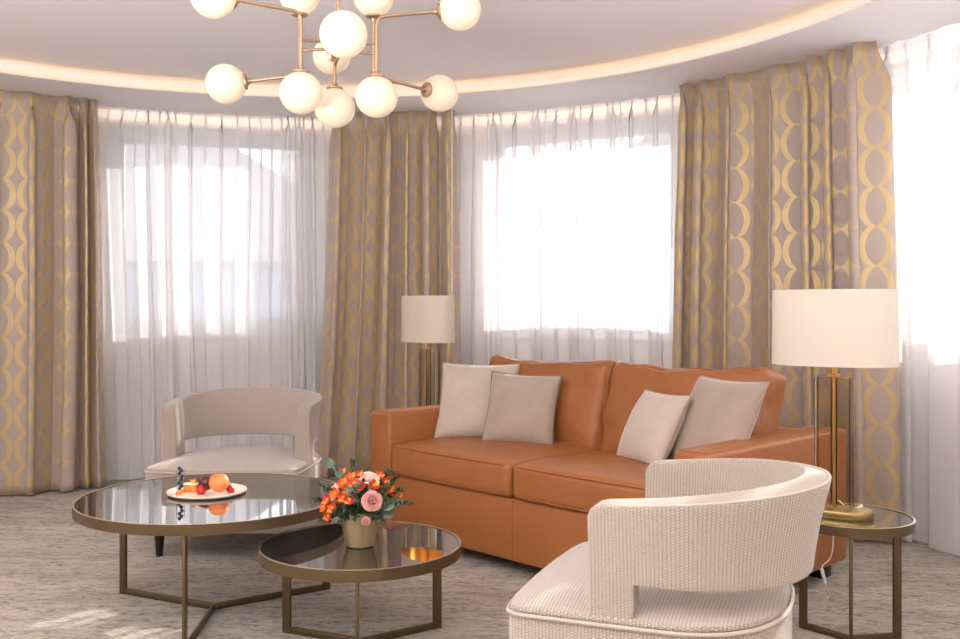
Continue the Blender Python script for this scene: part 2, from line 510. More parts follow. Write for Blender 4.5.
setp(obj('cove_light_strip', bm, M['led']), 'warm glowing light strip hidden in the round ceiling cove', 'cove light')
bm = bmesh.new(); arc_block(bm, -18 * D2R, 198 * D2R, 3.575, 3.59, HC - .055, HC - .0005)
setp(obj('pocket_light_strip', bm, M['wash']), 'warm light strip under the soffit behind the sheer curtains', 'cove light')
# windows
for i, (a0, a1) in enumerate(wins):
    am = (a0 + a1) / 2; hw = RW * math.sin((a1 - a0) / 2) * 1.0
    hw = RW / math.cos(0) * math.tan((a1 - a0) / 2) - .004
    RP = RW + .02
    hw = RP * math.tan((a1 - a0) / 2) - .004
    root = thing('window_%d' % (i + 1), None, None, pol(RP, am, 0), am - PI / 2)
    setp(root, ['wide grey framed window at the left of the bay', 'wide grey framed window behind the sofa', 'grey framed window at the right edge of the bay'][i], kind='structure')
    if 'category' in root: del root['category']
    z0, z1 = SILL + .0, HEAD
    bm = bmesh.new(); fw = .075
    add_box(bm, -hw, hw, .0, .08, z0, z0 + fw, bev=.004); add_box(bm, -hw, hw, .0, .08, z1 - fw, z1, bev=.004)
    add_box(bm, -hw, -hw + fw, .001, .081, z0, z1, bev=.004); add_box(bm, hw - fw, hw, .001, .081, z0, z1, bev=.004)
    obj('window_frame', bm, M['frame'], root)
    bm = bmesh.new(); a = hw - fw + .012; b0 = z0 + fw - .012; b1 = z1 - fw + .012; sw = .065
    add_box(bm, -a, a, -.012, .05, b0, b0 + sw, bev=.004); add_box(bm, -a, a, -.012, .05, b1 - sw, b1, bev=.004)
    add_box(bm, -a, -a + sw, -.011, .051, b0, b1, bev=.004); add_box(bm, a - sw, a, -.011, .051, b0, b1, bev=.004)
    sash = obj('sash', bm, M['frame'], root)
    obj('pane', box(-a + sw - .01, a - sw + .01, .018, .024, b0 + sw - .01, b1 - sw + .01), M['pane'], root, smooth=False)
    bm = bmesh.new(); add_box(bm, a - .045, a - .02, -.03, -.012, 1.62, 1.69, bev=.003); add_box(bm, a - .04, a - .025, -.05, -.032, 1.53, 1.67, bev=.004)
    obj('handle', bm, M['white_plastic'], root)
    bm = bmesh.new(); arc_block(bm, a0 - .002, a1 + .002, RW - .03, RP + .0, SILL - .03, SILL + .003)
    s = obj('sill', bm, M['sill'], root); s.matrix_parent_inverse = Matrix.LocRotScale(root.location, root.rotation_euler, None).inverted()

# unseen window added behind the viewer as a source of frontal fill
root = thing('window_4', None, None, (-2.3, YB - .1, 0), 0); setp(root, 'unseen window added behind the viewer for fill daylight', kind='structure')
bm = bmesh.new()
for x in (-.7, -.03, .64): add_box(bm, x, x + .06, -.04, .04, .9, 2.4, bev=.004)
add_box(bm, -.7, .7, -.039, .041, .9, .96, bev=.004); add_box(bm, -.7, .7, -.039, .041, 2.34, 2.4, bev=.004)
obj('window_frame', bm, M['frame'], root)
obj('pane', box(-.66, .66, -.003, .003, .95, 2.35), M['pane'], root, smooth=False)

# ------------------------------------------------------------------ curtains
def cloth(name, a_top, a_bot, R, folds, amp, seed, m, label, cat, group, z0=.012, z1=HC - .003, head=.22, nz=40, per=16, lat=.5, thick=.003, topamp=.35, sheer=False):
    """a_top, a_bot: (start, end) angle at the top and at the hem"""
    rnd = random.Random(seed)
    N = folds * per
    ph = [0.0]
    wts = [.4 + rnd.random() * 1.3 for _ in range(folds + 1)]
    am = [.4 + rnd.random() * .8 for _ in range(folds + 2)]
    # warp so that folds differ in width
    cum = [0]
    for w in wts[:folds]: cum.append(cum[-1] + w)
    tot = cum[-1]; cum = [c / tot for c in cum]
    bm = bmesh.new(); uvl = bm.loops.layers.uv.verify()
    grid = []; US = []
    for j in range(nz + 1):
        tz = j / nz; z = z1 + (z0 - z1) * tz
        dz = z1 - z
        hf = min(1, dz / head); hf = hf * hf * (3 - 2 * hf)
        b = tz
        row = []
        for i in range(N + 1):
            s = i / N; fi = s * folds; k = min(folds - 1, int(fi)); fr = fi - k
            # position along arc
            sw = cum[k] + (cum[k + 1] - cum[k]) * fr
            A = am[k] * (1 - fr) + am[k + 1] * fr
            wob = noise.noise(Vector((s * folds * .35 + seed, z * .45, seed * 2.3)))
            p = 2 * PI * (fr + k) + .7 * wob * hf
            a0 = a_top[0] + (a_bot[0] - a_top[0]) * b; a1 = a_top[1] + (a_bot[1] - a_top[1]) * b
            wd = abs(a1 - a0) * R / folds
            r = amp * A * (topamp + (1 - topamp) * hf) * math.cos(p) + .012 * wob * hf
            # pinch pleat ripple in the header
            r += (1 - hf) * .010 * math.cos(p * 2 + 1.1 * seed)
            l_ = lat * wd * .5 * math.sin(2 * p) * hf * (.6 + .4 * A) + wob * .02 * hf
            r += noise.noise(Vector((s * folds * 1.7, z * 1.6, seed + 9))) * .006 * hf
            th = a0 + (a1 - a0) * sw + l_ / R
            row.append(pol(R + r, th, z))
        grid.append(row)
    # fabric length measured along the row at mid height
    mid = grid[nz // 2]; U = [0]
    for i in range(N): U.append(U[-1] + (mid[i + 1] - mid[i]).length)
    V = [[bm.verts.new(p) for p in row] for row in grid]
    for j in range(nz):
        for i in range(N):
            f = bm.faces.new((V[j][i], V[j][i + 1], V[j + 1][i + 1], V[j + 1][i]))
            for l, (ii, jj) in zip(f.loops, ((i, j), (i + 1, j), (i + 1, j + 1), (i, j + 1))):
                l[uvl].uv = (U[ii], grid[jj][ii].z)
    o = obj(name, bm, m, ang=None)
    if thick:
        sd = o.modifiers.new('thickness', 'SOLIDIFY'); sd.thickness = thick; sd.offset = 0
    return setp(o, label, cat, group)

RD = 3.27; RS = 3.46
G = 'patterned full length drapes'
def A(px, R=RD): return ang(px, R)
cloth('drape', (A(-190), A(78)), (A(-200), A(76)), RD, 6, .085, 3, M['drape'], 'leftmost gold and taupe trellis drape, running out of the left edge', 'curtain', G)
cloth('drape', (A(80), A(98)), (A(82), A(108)), RD + .0, 2, .055, 5, M['drape'], 'narrow trellis drape edge beside the left window, right of a thin bright gap', 'curtain', G)
cloth('drape', (A(333), A(436)), (A(316), A(434)), RD, 5, .075, 8, M['drape'], 'trellis drape between left window and sofa window, wider one of the middle pair', 'curtain', G)
cloth('drape', (A(440), A(453)), (A(441), A(459)), RD + .01, 1, .045, 11, M['drape'], 'narrow trellis drape behind the far lamp, right one of the middle pair', 'curtain', G, per=20)
cloth('drape', (A(679), A(872)), (A(672), A(884)), RD, 7, .085, 31, M['drape'], 'wide gold and taupe trellis drape behind the right end of the leather sofa', 'curtain', G)
G = 'white sheer curtains'
cloth('sheer_curtain', (A(66, RS), A(345, RS)), (A(70, RS), A(350, RS)), RS, 13, .030, 21, M['sheer'], 'white sheer curtain over the left window behind the far cream armchair', 'curtain', G, thick=0, nz=24, per=12, lat=.5, head=.12)
cloth('sheer_curtain', (A(432, RS), A(700, RS)), (A(436, RS), A(704, RS)), RS, 12, .030, 24, M['sheer'], 'white sheer curtain over the middle window behind the sofa', 'curtain', G, thick=0, nz=24, per=12, lat=.5, head=.12)
cloth('sheer_curtain', (-20 * D2R, A(862, RS - .03)), (-20 * D2R, A(866, RS - .03)), RS - .03, 13, .034, 27, M['sheer'], 'white sheer curtain at the right edge beside the glossy side table', 'curtain', G, thick=0, nz=24, per=12, lat=.5, head=.12)
# pull wands
for px, z0, z1, lb in ((672, 1.55, 2.50, 'thin clear curtain pull wand at the left edge of the wide right drape'), (452, 1.25, 2.50, 'thin curtain pull wand at the edge of the drape behind the far lamp')):
    p = pol(RD - .06, A(px, RD - .06))
    r_ = thing('curtain_wand', lb, 'curtain wand', (p.x, p.y, z0), 0, 'curtain pull wands')
    obj('rod', tube([(0, 0, 0), (0, 0, z1 - z0 + .03)], .003, 8), M['white_plastic'], r_)
    obj('grip', tube([(0, 0, 0), (0, 0, .1)], [.0045, .0055], 8), M['white_plastic'], r_)

# ------------------------------------------------------------------ sofa
sofa = thing('sofa', 'two seat cognac leather sofa with square arms, in front of the middle window', 'sofa', (-.57, 4.976, 0), -46 * D2R)
L = 2.03; AW = .165; DP = 1.10
def lbox(name, *a, bev=.02, seg=3, parent=sofa, m='leather'):
    bm = box(*a, bev=bev, seg=seg); boxuv(bm); return obj(name, bm, M[m], parent)
bz = .07
lbox('base', AW - .01, L - AW + .01, .012, DP - .02, bz, .345, bev=.012)
for nm, x0, x1 in (('arm', 0, AW), ('arm', L - AW, L)):
    a_ = lbox('arm', x0, x1, 0, DP, bz, .655, bev=.018)
    pts = []
    zz = .638; e = .004
    loop = [(x0 + .018, -e + .001, .657), (x0 + .018, DP * .98, .657)]
    obj('seam', tube([(x0 + .02, .016, .6555), (x0 + .02, DP - .02, .6555)], .0028, 6), M['leather_seam'], a_)
    obj('seam', tube([(x1 - .02, .016, .6555), (x1 - .02, DP - .02, .6555)], .0028, 6), M['leather_seam'], a_)
    obj('seam', tube([(x0 + .02, .016, .6555), (x1 - .02, .016, .6555)], .0028, 6), M['leather_seam'], a_)
lbox('back_frame', AW - .01, L - AW + .01, DP - .20, DP - .01, .3, .64, bev=.03)
sm = obj('panel_seam', box(L / 2 - .002, L / 2 + .002, .009, .014, bz + .005, .34), M['leather_seam'], sofa)
CW = (L - 2 * AW) / 2
for k in range(2):
    xc = AW + CW * (k + .5)
    bm = rbox(CW - .008, .80, .155, .030, (0, .006, .022), 26, .004, 3 + k, 5)
    for v in bm.verts: v.co += Vector((xc, .395, .425))
    sc = obj('seat_cushion', bm, M['leather'], sofa, ang=None)
    x0, x1 = xc - CW / 2 + .012, xc + CW / 2 - .012
    for zz in (.492, .362):
        pts = [(x0 + .012, .25, zz + (.004 if zz > .4 else 0)), (x0, .06, zz), (x0 + .004, .022, zz), (x0 + .03, -.0005, zz)] + [(x0 + (x1 - x0) * (.06 + .88 * q / 12), -.0075 + abs(q / 12 - .5) ** 2 * .022, zz) for q in range(13)] + [(x1 - .03, -.0005, zz), (x1 - .004, .022, zz), (x1, .06, zz), (x1 - .012, .25, zz)]
        obj('piping', tube(pts[3:-3], .0035, 6), M['leather_seam'], sc)
    # back cushion leaning back
    bm = rbox(CW - .006,   .20, .47, .045, (0, .045, .0), 30, .018, 11 + k, 6.0)
    for v in bm.verts:
        # soft ears at the upper corners, gathers that fan from the seams
        a = v.co.x / (CW / 2); b = v.co.z / .235
        if b > 0: v.co.z += (.022 * abs(a) ** 3 - .004) * b
        g_ = max(0, abs(a) - .45) * 1.6
        if v.co.y < 0: v.co.y += .006 * g_ * math.sin((b * 9 + abs(a) * 5) + k)
    tops = [tuple(v.co) for v in bm.verts if v.co.z > .17]
    Mx = Matrix.Translation((xc, .745, .672)) @ Matrix.Rotation(-13 * D2R, 4, 'X')
    for v in bm.verts: v.co = Mx @ v.co
    bc = obj('back_cushion', bm, M['leather'], sofa, ang=None)
    for yy in (-.088, .088):
        pts = []
        for q in range(15):
            xx = (q / 7 - 1) * (CW / 2 - .05)
            pts.append(max(tops, key=lambda v: v[2] * .0 - (v[0] - xx) ** 2 * 4 - (v[1] - yy) ** 2 * 4 + v[2] * .002))
        obj('piping', tube([Mx @ Vector(p) for p in pts], .0032, 6), M['leather_seam'], bc)
for x in (.05, L - .13):
    for y in (.05, DP - .13):
        obj('foot', box(x, x + .08, y, y + .08, 0, bz + .002, bev=.004), M['black_wood'], sofa)

# throw pillows
def pillow(w, T, centre, rz, lean, m, mp, label, seed, roll=0):
    """square pillow standing on its lower edge, face normal is local -Y, leaning back towards +Y"""
    n = 22; bm = bmesh.new(); hw = w / 2
    def P(a, b, s):
        x = a * hw * (1 - .07 * (1 - b * b) * abs(a)); z = b * hw * (1 - .07 * (1 - a * a) * abs(b))
        t_ = T * (max(0, 1 - a ** 2) * max(0, 1 - b ** 2)) ** .48
        nz = noise.noise(Vector((x * 7 + seed, z * 7, seed))) * .012 * (1 - a * a) * (1 - b * b)
        return Vector((x, s * (t_ / 2 + nz), z))
    g = [math.sin(PI / 2 * (-1 + 2 * i / n)) for i in range(n + 1)]
    c = {}
    def V(i, j, s):
        e = i in (0, n) or j in (0, n); key = (i, j, 0 if e else s)
        if key not in c: c[key] = bm.verts.new(P(g[i], g[j], s))
        return c[key]
    for s in (-1, 1):
        for i in range(n):
            for j in range(n): bm.faces.new((V(i, j, s), V(i + 1, j, s), V(i + 1, j + 1, s), V(i, j + 1, s)))
    boxuv(bm)
    r_ = thing('throw_pillow', label, 'pillow', centre, rz, 'throw pillows on the sofa')
    Mx = Matrix.Rotation(-lean, 4, 'X') @ Matrix.Rotation(roll, 4, 'Y') @ Matrix.Translation((0, 0, hw * .96))
    for v in bm.verts: v.co = Mx @ v.co
    obj('cover', bm, M[m], r_, ang=None)
    pts = []
    for q in range(20): pts.append(P(-1 + 2 * q / 20, -1, 1))
    for q in range(20): pts.append(P(1, -1 + 2 * q / 20, 1))
    for q in range(20): pts.append(P(1 - 2 * q / 20, 1, 1))
    for q in range(20): pts.append(P(-1, 1 - 2 * q / 20, 1))
    obj('piping', tube([Mx @ p for p in pts],   .0058, 6, closed=True), M[mp], r_)
    return r_
def SP(u, v, z=.515):
    c_, s_ = math.cos(-46 * D2R), math.sin(-46 * D2R)
    return (-.57 + u * c_ - v * s_, 4.976 + u * s_ + v * c_, z)
pillow(.42, .18, (-.035, 5.00, .512), -14 * D2R, 24 * D2R, 'pillow_light', 'pipe_light', 'larger pale stone pillow at the far left end of the sofa, behind the taupe one', 1)
pillow(.37, .17, (.182, 4.79, .512), -20 * D2R, 20 * D2R, 'pillow_dark', 'pipe_dark', 'smaller taupe pillow with dark piping, front one of the left pair', 2, roll=2 * D2R)
pillow(.345, .16, (.690, 4.23, .512), -66 * D2R, 28 * D2R, 'pillow_light', 'pipe_light', 'smaller pale pillow in front of the larger one at the sofa right end', 3)
pillow(.425, .18, (.92, 4.06, .512), -62 * D2R, 27 * D2R, 'pillow_dark', 'pipe_light', 'larger taupe pillow leaning in the right corner of the sofa, partly behind a smaller one', 4)

# ------------------------------------------------------------------ tub armchairs
def make_chair(label, loc, rz):
    root = thing('tub_armchair', label, 'armchair', loc, rz, 'cream tub armchairs')
    R = .335; T = .072; AF = .15     # centreline radius, thickness, straight length in front
    zs, zb = .405, .515
    tot = 2 * AF + PI * R
    def path(t):
        if t < AF: return Vector((AF - t, R)), Vector((0, 1))
        if t > tot - AF: return Vector((AF - (tot - t), -R)), Vector((0, -1))
        a = PI / 2 + (t - AF) / R; return Vector((R * math.cos(a), R * math.sin(a))), Vector((math.cos(a), math.sin(a)))
    ts = []
    t_ = 0
    strip = .115
    left = [0, .008, .02, .04, .07, strip]
    mid = [strip + (tot - 2 * strip) * i / 48 for i in range(1, 48)]
    ts = left + mid + [tot - x for x in reversed(left)]
    hs_low = [0, .35, .7, 1.0]
    bm = bmesh.new(); uvl = bm.loops.layers.uv.verify()
    nh = 8
    grid = {}
    info = {}
    def top(t):
        s = t / tot; q = math.sin(PI * s)
        e = min(t, tot - t)
        z = .705 + .045 * q ** 1.2
        if e < .04: z -= .030 * (1 - math.sqrt(max(0, 1 - (1 - e / .04) ** 2)))
        return z
    def V(i, j):
        # j from -3..0 lower strip, 0..nh band
        if (i, j) in grid: return grid[(i, j)]
        t = ts[i]; p, nr = path(t); q = math.sin(PI * t / tot)
        zbb = zb - .015 * q
        if j >= 0: z = zbb + (top(t) - zbb) * j / nh
        else: z = zbb + (zs - zbb) * (-j / 3)
        k = (z - .40) / .35
        out = (.008 + .036 * q) * k * k - .012 * q * (1 - k)     # flare outwards with height
        v = bm.verts.new((p.x + nr.x * out, p.y + nr.y * out, z)); grid[(i, j)] = v; info[v] = (t, z)
        return v
    for i in range(len(ts) - 1):
        for j in range(nh): bm.faces.new((V(i, j), V(i + 1, j), V(i + 1, j + 1), V(i, j + 1)))
        if ts[i + 1] <= strip + 1e-6 or ts[i] >= tot - strip - 1e-6:
            for j in (-1, -2, -3): bm.faces.new((V(i, j), V(i + 1, j), V(i + 1, j + 1), V(i, j + 1)))
    for f in bm.faces:
        for l in f.loops: l[uvl].uv = info[l.vert]
    back = obj('backrest', bm, M['boucle'], root, ang=None)
    sd = back.modifiers.new('thickness', 'SOLIDIFY'); sd.thickness = T; sd.offset = 0; sd.material_offset_rim = 1; back.data.materials.append(M['boucle_rim'])
    bv = back.modifiers.new('soft', 'BEVEL'); bv.width = .020; bv.segments = 4; bv.limit_method = 'ANGLE'; bv.angle_limit = 50 * D2R
    # piping on the outer top edge
    def outp(t, sgn, z=None, inset=.006):
        p, nr = path(t); q = math.sin(PI * t / tot); zt = top(t); k = (zt - .40) / .35
        out = (.008 + .036 * q) * k * k + sgn * (T / 2 - inset)
        return Vector((p.x + nr.x * out, p.y + nr.y * out, zt - inset))
    for sgn in (1, -1):
        pts = []
        for q in range(5): 
            z = .43 + .06 * q * .9
            p, nr = path(0); out = sgn * (T / 2 - .0055) + .004
            pts.append(Vector((p.x - .0055, p.y + nr.y * out, z)))
        pts += [outp(.012 + (tot - .024) * q / 70, sgn) for q in range(71)]
        for q in reversed(range(5)):
            z = .43 + .06 * q * .9
            p, nr = path(tot); out = sgn * (T / 2 - .0055) + .004
            pts.append(Vector((p.x - .0055, p.y + nr.y * out, z)))
        obj('piping', tube(pts, .0038, 6), M['boucle_pipe'], back)
    # seat
    def outline(inset, z, n=24):
        hw = .378 - inset; fx = .392 - inset; bx = -.31 + inset; r = max(.01, .05 - inset)
        pts = []
        # front edge with slight bow, rounded corners
        for k in range(9):
            a = -PI / 2 + PI / 2 * k / 8; pts.append((fx - .02 - r + r * math.cos(a), -hw + r + r * math.sin(a)))
        for k in range(1, 12):
            y = (-hw + r) + (2 * (hw - r)) * k / 12; pts.append((fx - .02 + .02 * (1 - (y / hw) ** 2), y))
        for k in range(9):
            a = PI / 2 * k / 8; pts.append((fx - .02 - r + r * math.cos(a), hw - r + r * math.sin(a)))
        for k in range(1, 6): pts.append((fx - .02 - r - (fx - .02 - r) * k / 6, hw))
        for k in range(n + 1):
            a = PI / 2 + PI * k / n; c_, s_ = math.cos(a), math.sin(a)
            e = .8
            pts.append((-abs(c_) ** e * -bx if True else 0, hw * (abs(s_) ** e) * (1 if s_ >= 0 else -1)))
        for k in range(1, 6): pts.append(((fx - .02 - r) * k / 6, -hw))
        return [Vector((x, y, z)) for x, y in pts]
    def scaled(f, z):
        b = outline(.004, z); c0 = Vector((.07, 0, 0))
        return [Vector((c0.x + (p.x - c0.x) * f, p.y * f, z)) for p in b]
    body = loft([outline(.02, .125), outline(.008, .13), outline(.004, .15), outline(.0, .25), outline(0, .395), outline(.006, .41)])
    boxuv(body); obj('seat_base', body, M['boucle'], root)
    rings = [outline(.010, .405), outline(.004, .415), outline(.006, .425)]
    for f in (.96, .9, .8, .65, .45, .25, .08): rings.append(scaled(f, .425 + .045 * (1 - f ** 2.6)))
    cu = loft(rings); boxuv(cu)
    obj('seat', cu, M['boucle'], root, ang=60)
    obj('piping', tube([p for p in outline(-.003, .408)], .0055, 8, closed=True), M['boucle_pipe'], root)
    for x, y in ((.33, .31), (.33, -.31), (-.16, .26), (-.16, -.26)):
        obj('leg', lathe([(0, 0), (.016, 0), (.026, .128), (0, .128)], 16, (x, y, 0)), M['black_wood'], root)
    return root
ch = make_chair('cream woven tub armchair behind the large coffee table, facing the viewer', (-1.203, 4.925, 0), math.atan2(-1, -.07))
copy_tree(ch, (.546, 2.70, 0), math.atan2(.37, -.93), 'nearest cream woven tub armchair, in the right foreground, turned to the left')

# ------------------------------------------------------------------ tables
def round_table(name, label, loc, r, ht, a0, lr, cat, group=None, leg_w=.034, leg_t=.012, rim=.036):
    root = thing(name, label, cat, (loc[0], loc[1], 0), 0, group)
    obj('table_top', lathe([(0, ht - .010), (r - .008, ht - .010), (r - .008, ht - .0022), (r - .010, ht), (0, ht)], 96), M['blackglass'], root)
    obj('rim', lathe([(r - .0085, ht - rim), (r, ht - rim), (r, ht + .0015), (r - .0045, ht + .0025), (r - .0075, ht + .0015), (r - .0075, ht - .011), (r - .0085, ht - .011)], 96, closed=True), M['bronze'], root)
    obj('rim_lip', lathe([(r - .0072, ht + .001), (r - .001, ht + .001), (r - .001, ht + .0032), (r - .0072, ht + .0032)], 96, closed=True), M['rim'], root)
    # under tray
    obj('under_panel', lathe([(0, ht - .022), (r - .009, ht - .022), (r - .009, ht - .0105), (0, ht - .0105)], 64), M['black_wood'], root)
    for k in range(3):
        a = a0 + k * 2 * PI / 3
        Mx = Matrix.Rotation(a, 4, 'Z')
        bm = bmesh.new()
        add_box(bm, lr - leg_w, lr, -leg_t / 2, leg_t / 2, 0.0, ht - .0225, Mx, bev=.0015)
        obj('leg', bm, M['bronze'], root)
        bm = bmesh.new()
        add_box(bm, .003, lr - leg_w - .0005, -leg_t * .5, leg_t * .5, 0.001, leg_w * .8, Mx, bev=.0015)
        obj('stretcher', bm, M['bronze'], root)
    return root
GT = 'round bronze tables with black glass tops'
round_table('coffee_table', 'larger and taller round coffee table with black glass top, holding the fruit plate', (-1.05, 3.80), .515, .45, 34 * D2R, .50, 'coffee table', GT)
round_table('coffee_table', 'smaller lower round coffee table with black glass top, under the flowers', (-.42, 3.40), .354, .36, 35 * D2R, .335, 'coffee table', GT)
round_table('side_table', 'small round black glass side table at the right under the near lamp', (1.32, 3.44), .215, .45, 10 * D2R, .2, 'side table', GT, leg_w=.03, rim=.03)
round_table('side_table', 'small round side table behind the left arm of the sofa, under the far lamp', (-.37, 5.66), .215, .45, 30 * D2R, .2, 'side table', GT, leg_w=.03, rim=.03)

# ------------------------------------------------------------------ table lamps
def make_lamp(label, loc, rz):
    root = thing('table_lamp', label, 'table lamp', loc, rz, 'table lamps with oval shades')
    st = lambda a, b, z: [Vector((x, y, z)) for x, y in stadium(a, b)]
    obj('base', loft([st(.134, .064, 0), st(.135, .065, .003), st(.135, .065, .021), st(.132, .062, .025)]), M['brass_lamp'], root)
    z0, z1 = .0255, .495
    # glass column: a rounded oblong tube with inner cylinders
    a, b = .068, .034
    gl = obj('glass_column', loft([st(a, b, z0), st(a, b, z1), st(a - .004, b - .004, z1 + .001)], cap=False), M['lampglass'], root)
    obj('inner_tube', lathe([(.025, z0), (.025, z1 - .004), (.0225, z1 - .003)], 32, (-.032, 0, 0)), M['lampglass'], gl)
    obj('inner_tube', lathe([(.025, z0), (.025, z1 - .004), (.0225, z1 - .003)], 32, (.032, 0, 0)), M['lampglass'], gl)
    obj('stem', tube([(0, 0, z0), (0, 0, .60)], .0065, 16), M['brass'], root)
    obj('collar', lathe([(0, .497), (.022, .497), (.022, .503), (.012, .506), (.012, .548), (0, .548)], 24), M['brass'], root)
    # shade: oval drum open at both ends
    zb, zt = .536, .806
    el = lambda a, b, z: [Vector((a * math.cos(k * 2 * PI / 72), b * math.sin(k * 2 * PI / 72), z)) for k in range(72)]
    sh = obj('lamp_shade', loft([el(.218, .125, zb), el(.215, .122, zt), el(.2135, .1205, zt), el(.2165, .1235, zb)], close_ring=True), M['shade'], root)
    obj('lining', loft([el(.2155, .1225, zb + .002), el(.2125, .1195, zt - .002), el(.212, .119, zt - .002), el(.215, .122, zb + .002)], close_ring=True), M['shade_in'], sh)
    bm = bmesh.new(); add_tube(bm, [(-.2145, 0, .60), (.2145, 0, .60)], .002, 6); add_tube(bm, [(0, -.1205, .60), (0, .1205, .60)], .002, 6)
    obj('shade_spider', bm, M['brass'], root)
    bm = bmesh.new(); add_lathe(bm, [(0, .601), (.014, .601), (.015, .63), (.03, .665), (.03, .69), (.018, .715), (0, .72)], 24)
    obj('bulb', bm, M['bulb'], root)
    return root
LN = make_lamp('nearer table lamp with oval cream shade and glass column, on the right side table', (1.268, 3.455, .4503), -32 * D2R)
LF = copy_tree(LN, (-.308, 5.66, .4503), -55 * D2R, 'farther table lamp with cream shade, behind the left arm of the sofa')
# power cord with inline switch hangs from the near lamp (part of that lamp)
def curve_pts(ctrl, n=10):
    out = []
    P_ = [Vector(c) for c in ctrl]; P_ = [P_[0]] + P_ + [P_[-1]]
    for i in range(1, len(P_) - 2):
        for k in range(n):
            t = k / n; a, b, c, d = P_[i - 1], P_[i], P_[i + 1], P_[i + 2]
            out.append(.5 * ((2 * b) + (c - a) * t + (2 * a - 5 * b + 4 * c - d) * t * t + (3 * b - a - 3 * c + d) * t ** 3))
    out.append(P_[-2]); return out
def world_at(px, py, Y): return Vector(((px - 480) / F * Y, Y, EYE - (py - HY) / F * Y))
inv = Matrix.LocRotScale(LN.location, LN.rotation_euler, None).inverted()
cp = [Vector((1.33, 3.515, .466)), Vector((1.355, 3.60, .458)), Vector((1.36, 3.69, .44)), world_at(832, 553, 3.70), world_at(822, 567, 3.68), world_at(824, 580, 3.66), world_at(829, 594, 3.80)]
cp += [Vector((1.43, 3.93, .006)), Vector((1.41, 4.02, .004)), Vector((1.30, 4.10, .004))]
cord = obj('cord', tube([inv @ p for p in curve_pts(cp)], .0026, 6), M['white_plastic'], LN)
s0 = inv @ world_at(821.5, 568, 3.68); s1 = inv @ world_at(825.5, 584, 3.66)
obj('inline_switch', tube([s0, s0.lerp(s1, .08), s0.lerp(s1, .92), s1], [.007, .010, .010, .007], 12, flat=.7), M['white_plastic'], cord)
obj('switch_knob', tube([inv @ Vector((1.338, 3.42, .482)), inv @ Vector((1.352, 3.41, .492))], [.004, .0045], 8), M['white_plastic'], LN)

# ------------------------------------------------------------------ chandelier
ch_root = thing('chandelier', 'brass chandelier with eleven round opal glass globes hanging from the ceiling', 'chandelier', (-.515, 3.52, HTOP), 0)
def ob2(name, bm, m, parent=ch_root):
    o = obj(name, bm, m, parent)
    for v in o.data.vertices: v.co -= Vector((-.515, 3.52, HTOP))
    return o
RG = .075
gpos = {1: (213, -4.5, 3.16), 2: (299.7, -4.5, 3.60), 3: (373.5, -3, 3.60), 4: (460, 9.5, 3.42), 5: (343.5, 34.5, 3.02), 6: (225.7, 84, 3.58),
        7: (301, 93, 3.36), 8: (334.7, 108, 3.56), 9: (376.5, 97, 3.42), 10: (439.5, 93.3, 3.86), 11: (331.7, 56, 3.85)}
GP = {k: world_at(*v) for k, v in gpos.items()}
ctr = Vector((-.518, 3.52))
RR = .0062
XA = GP[7].copy(); XB = GP[9].copy()
def bend(pts, r=.03, n=6):
    P_ = [Vector(p) for p in pts]; out = [P_[0]]
    for i in range(1, len(P_) - 1):
        a, b, c = P_[i - 1], P_[i], P_[i + 1]
        d1 = (a - b).normalized(); d2 = (c - b).normalized(); q = min(r, (a - b).length / 2, (c - b).length / 2)
        for k in range(n + 1):
            t = k / n; out.append((b + d1 * q) * (1 - t) ** 2 + b * 2 * t * (1 - t) + (b + d2 * q) * t * t)
    out.append(P_[-1]); return out
def globe(k, direction):
    """direction points from the globe centre to where its holder meets it"""
    d = Vector(direction).normalized(); g = GP[k]
    bm = bmesh.new(); add_sphere(bm, g, RG, .97, 40, 24); o = ob2('globe', bm, M['globe'])
    q = d.to_track_quat('Z', 'Y').to_matrix().to_4x4()
    cb = lathe([(0, 0), (.026, -.003), (.030, .0), (.030, .005), (.012, .012), (.009, .022), (0, .022)], 28)
    for v in cb.verts: v.co = g + d * (RG - .004) + (q @ v.co)
    ob2('globe_holder', cb, M['rosegold'])
    return g + d * (RG + .012)
# front left rod: down-globe 7, bends at the top to globe 1
e7 = globe(7, (0, 0, 1)); tA = Vector((e7.x, e7.y, world_at(300, 12, 3.36).z)); e1 = globe(1, (tA - GP[1]))
ob2('arm', tube(bend([e7, tA, e1], .035), RR, 12), M['rosegold'])
e9 = globe(9, (0, 0, 1)); tB = Vector((e9.x, e9.y, world_at(377, 17, 3.42).z)); e4 = globe(4, (tB - GP[4]))
ob2('arm', tube(bend([e9, tB, e4], .035), RR, 12), M['rosegold'])
# rear rods: up-globes 2 and 3, bending at the foot to globes 6 and 10
e2 = globe(2, (0, 0, -1)); bA = Vector((e2.x, e2.y, world_at(300, 75, 3.60).z)); e6 = globe(6, (bA - GP[6]))
ob2('arm', tube(bend([e2, bA, e6], .035), RR, 12), M['rosegold'])
e3 = globe(3, (0, 0, -1)); bB = Vector((e3.x, e3.y, world_at(374, 76, 3.60).z)); e10 = globe(10, (bB - GP[10]))
ob2('arm', tube(bend([e3, bB, e10], .035), RR, 12), M['rosegold'])
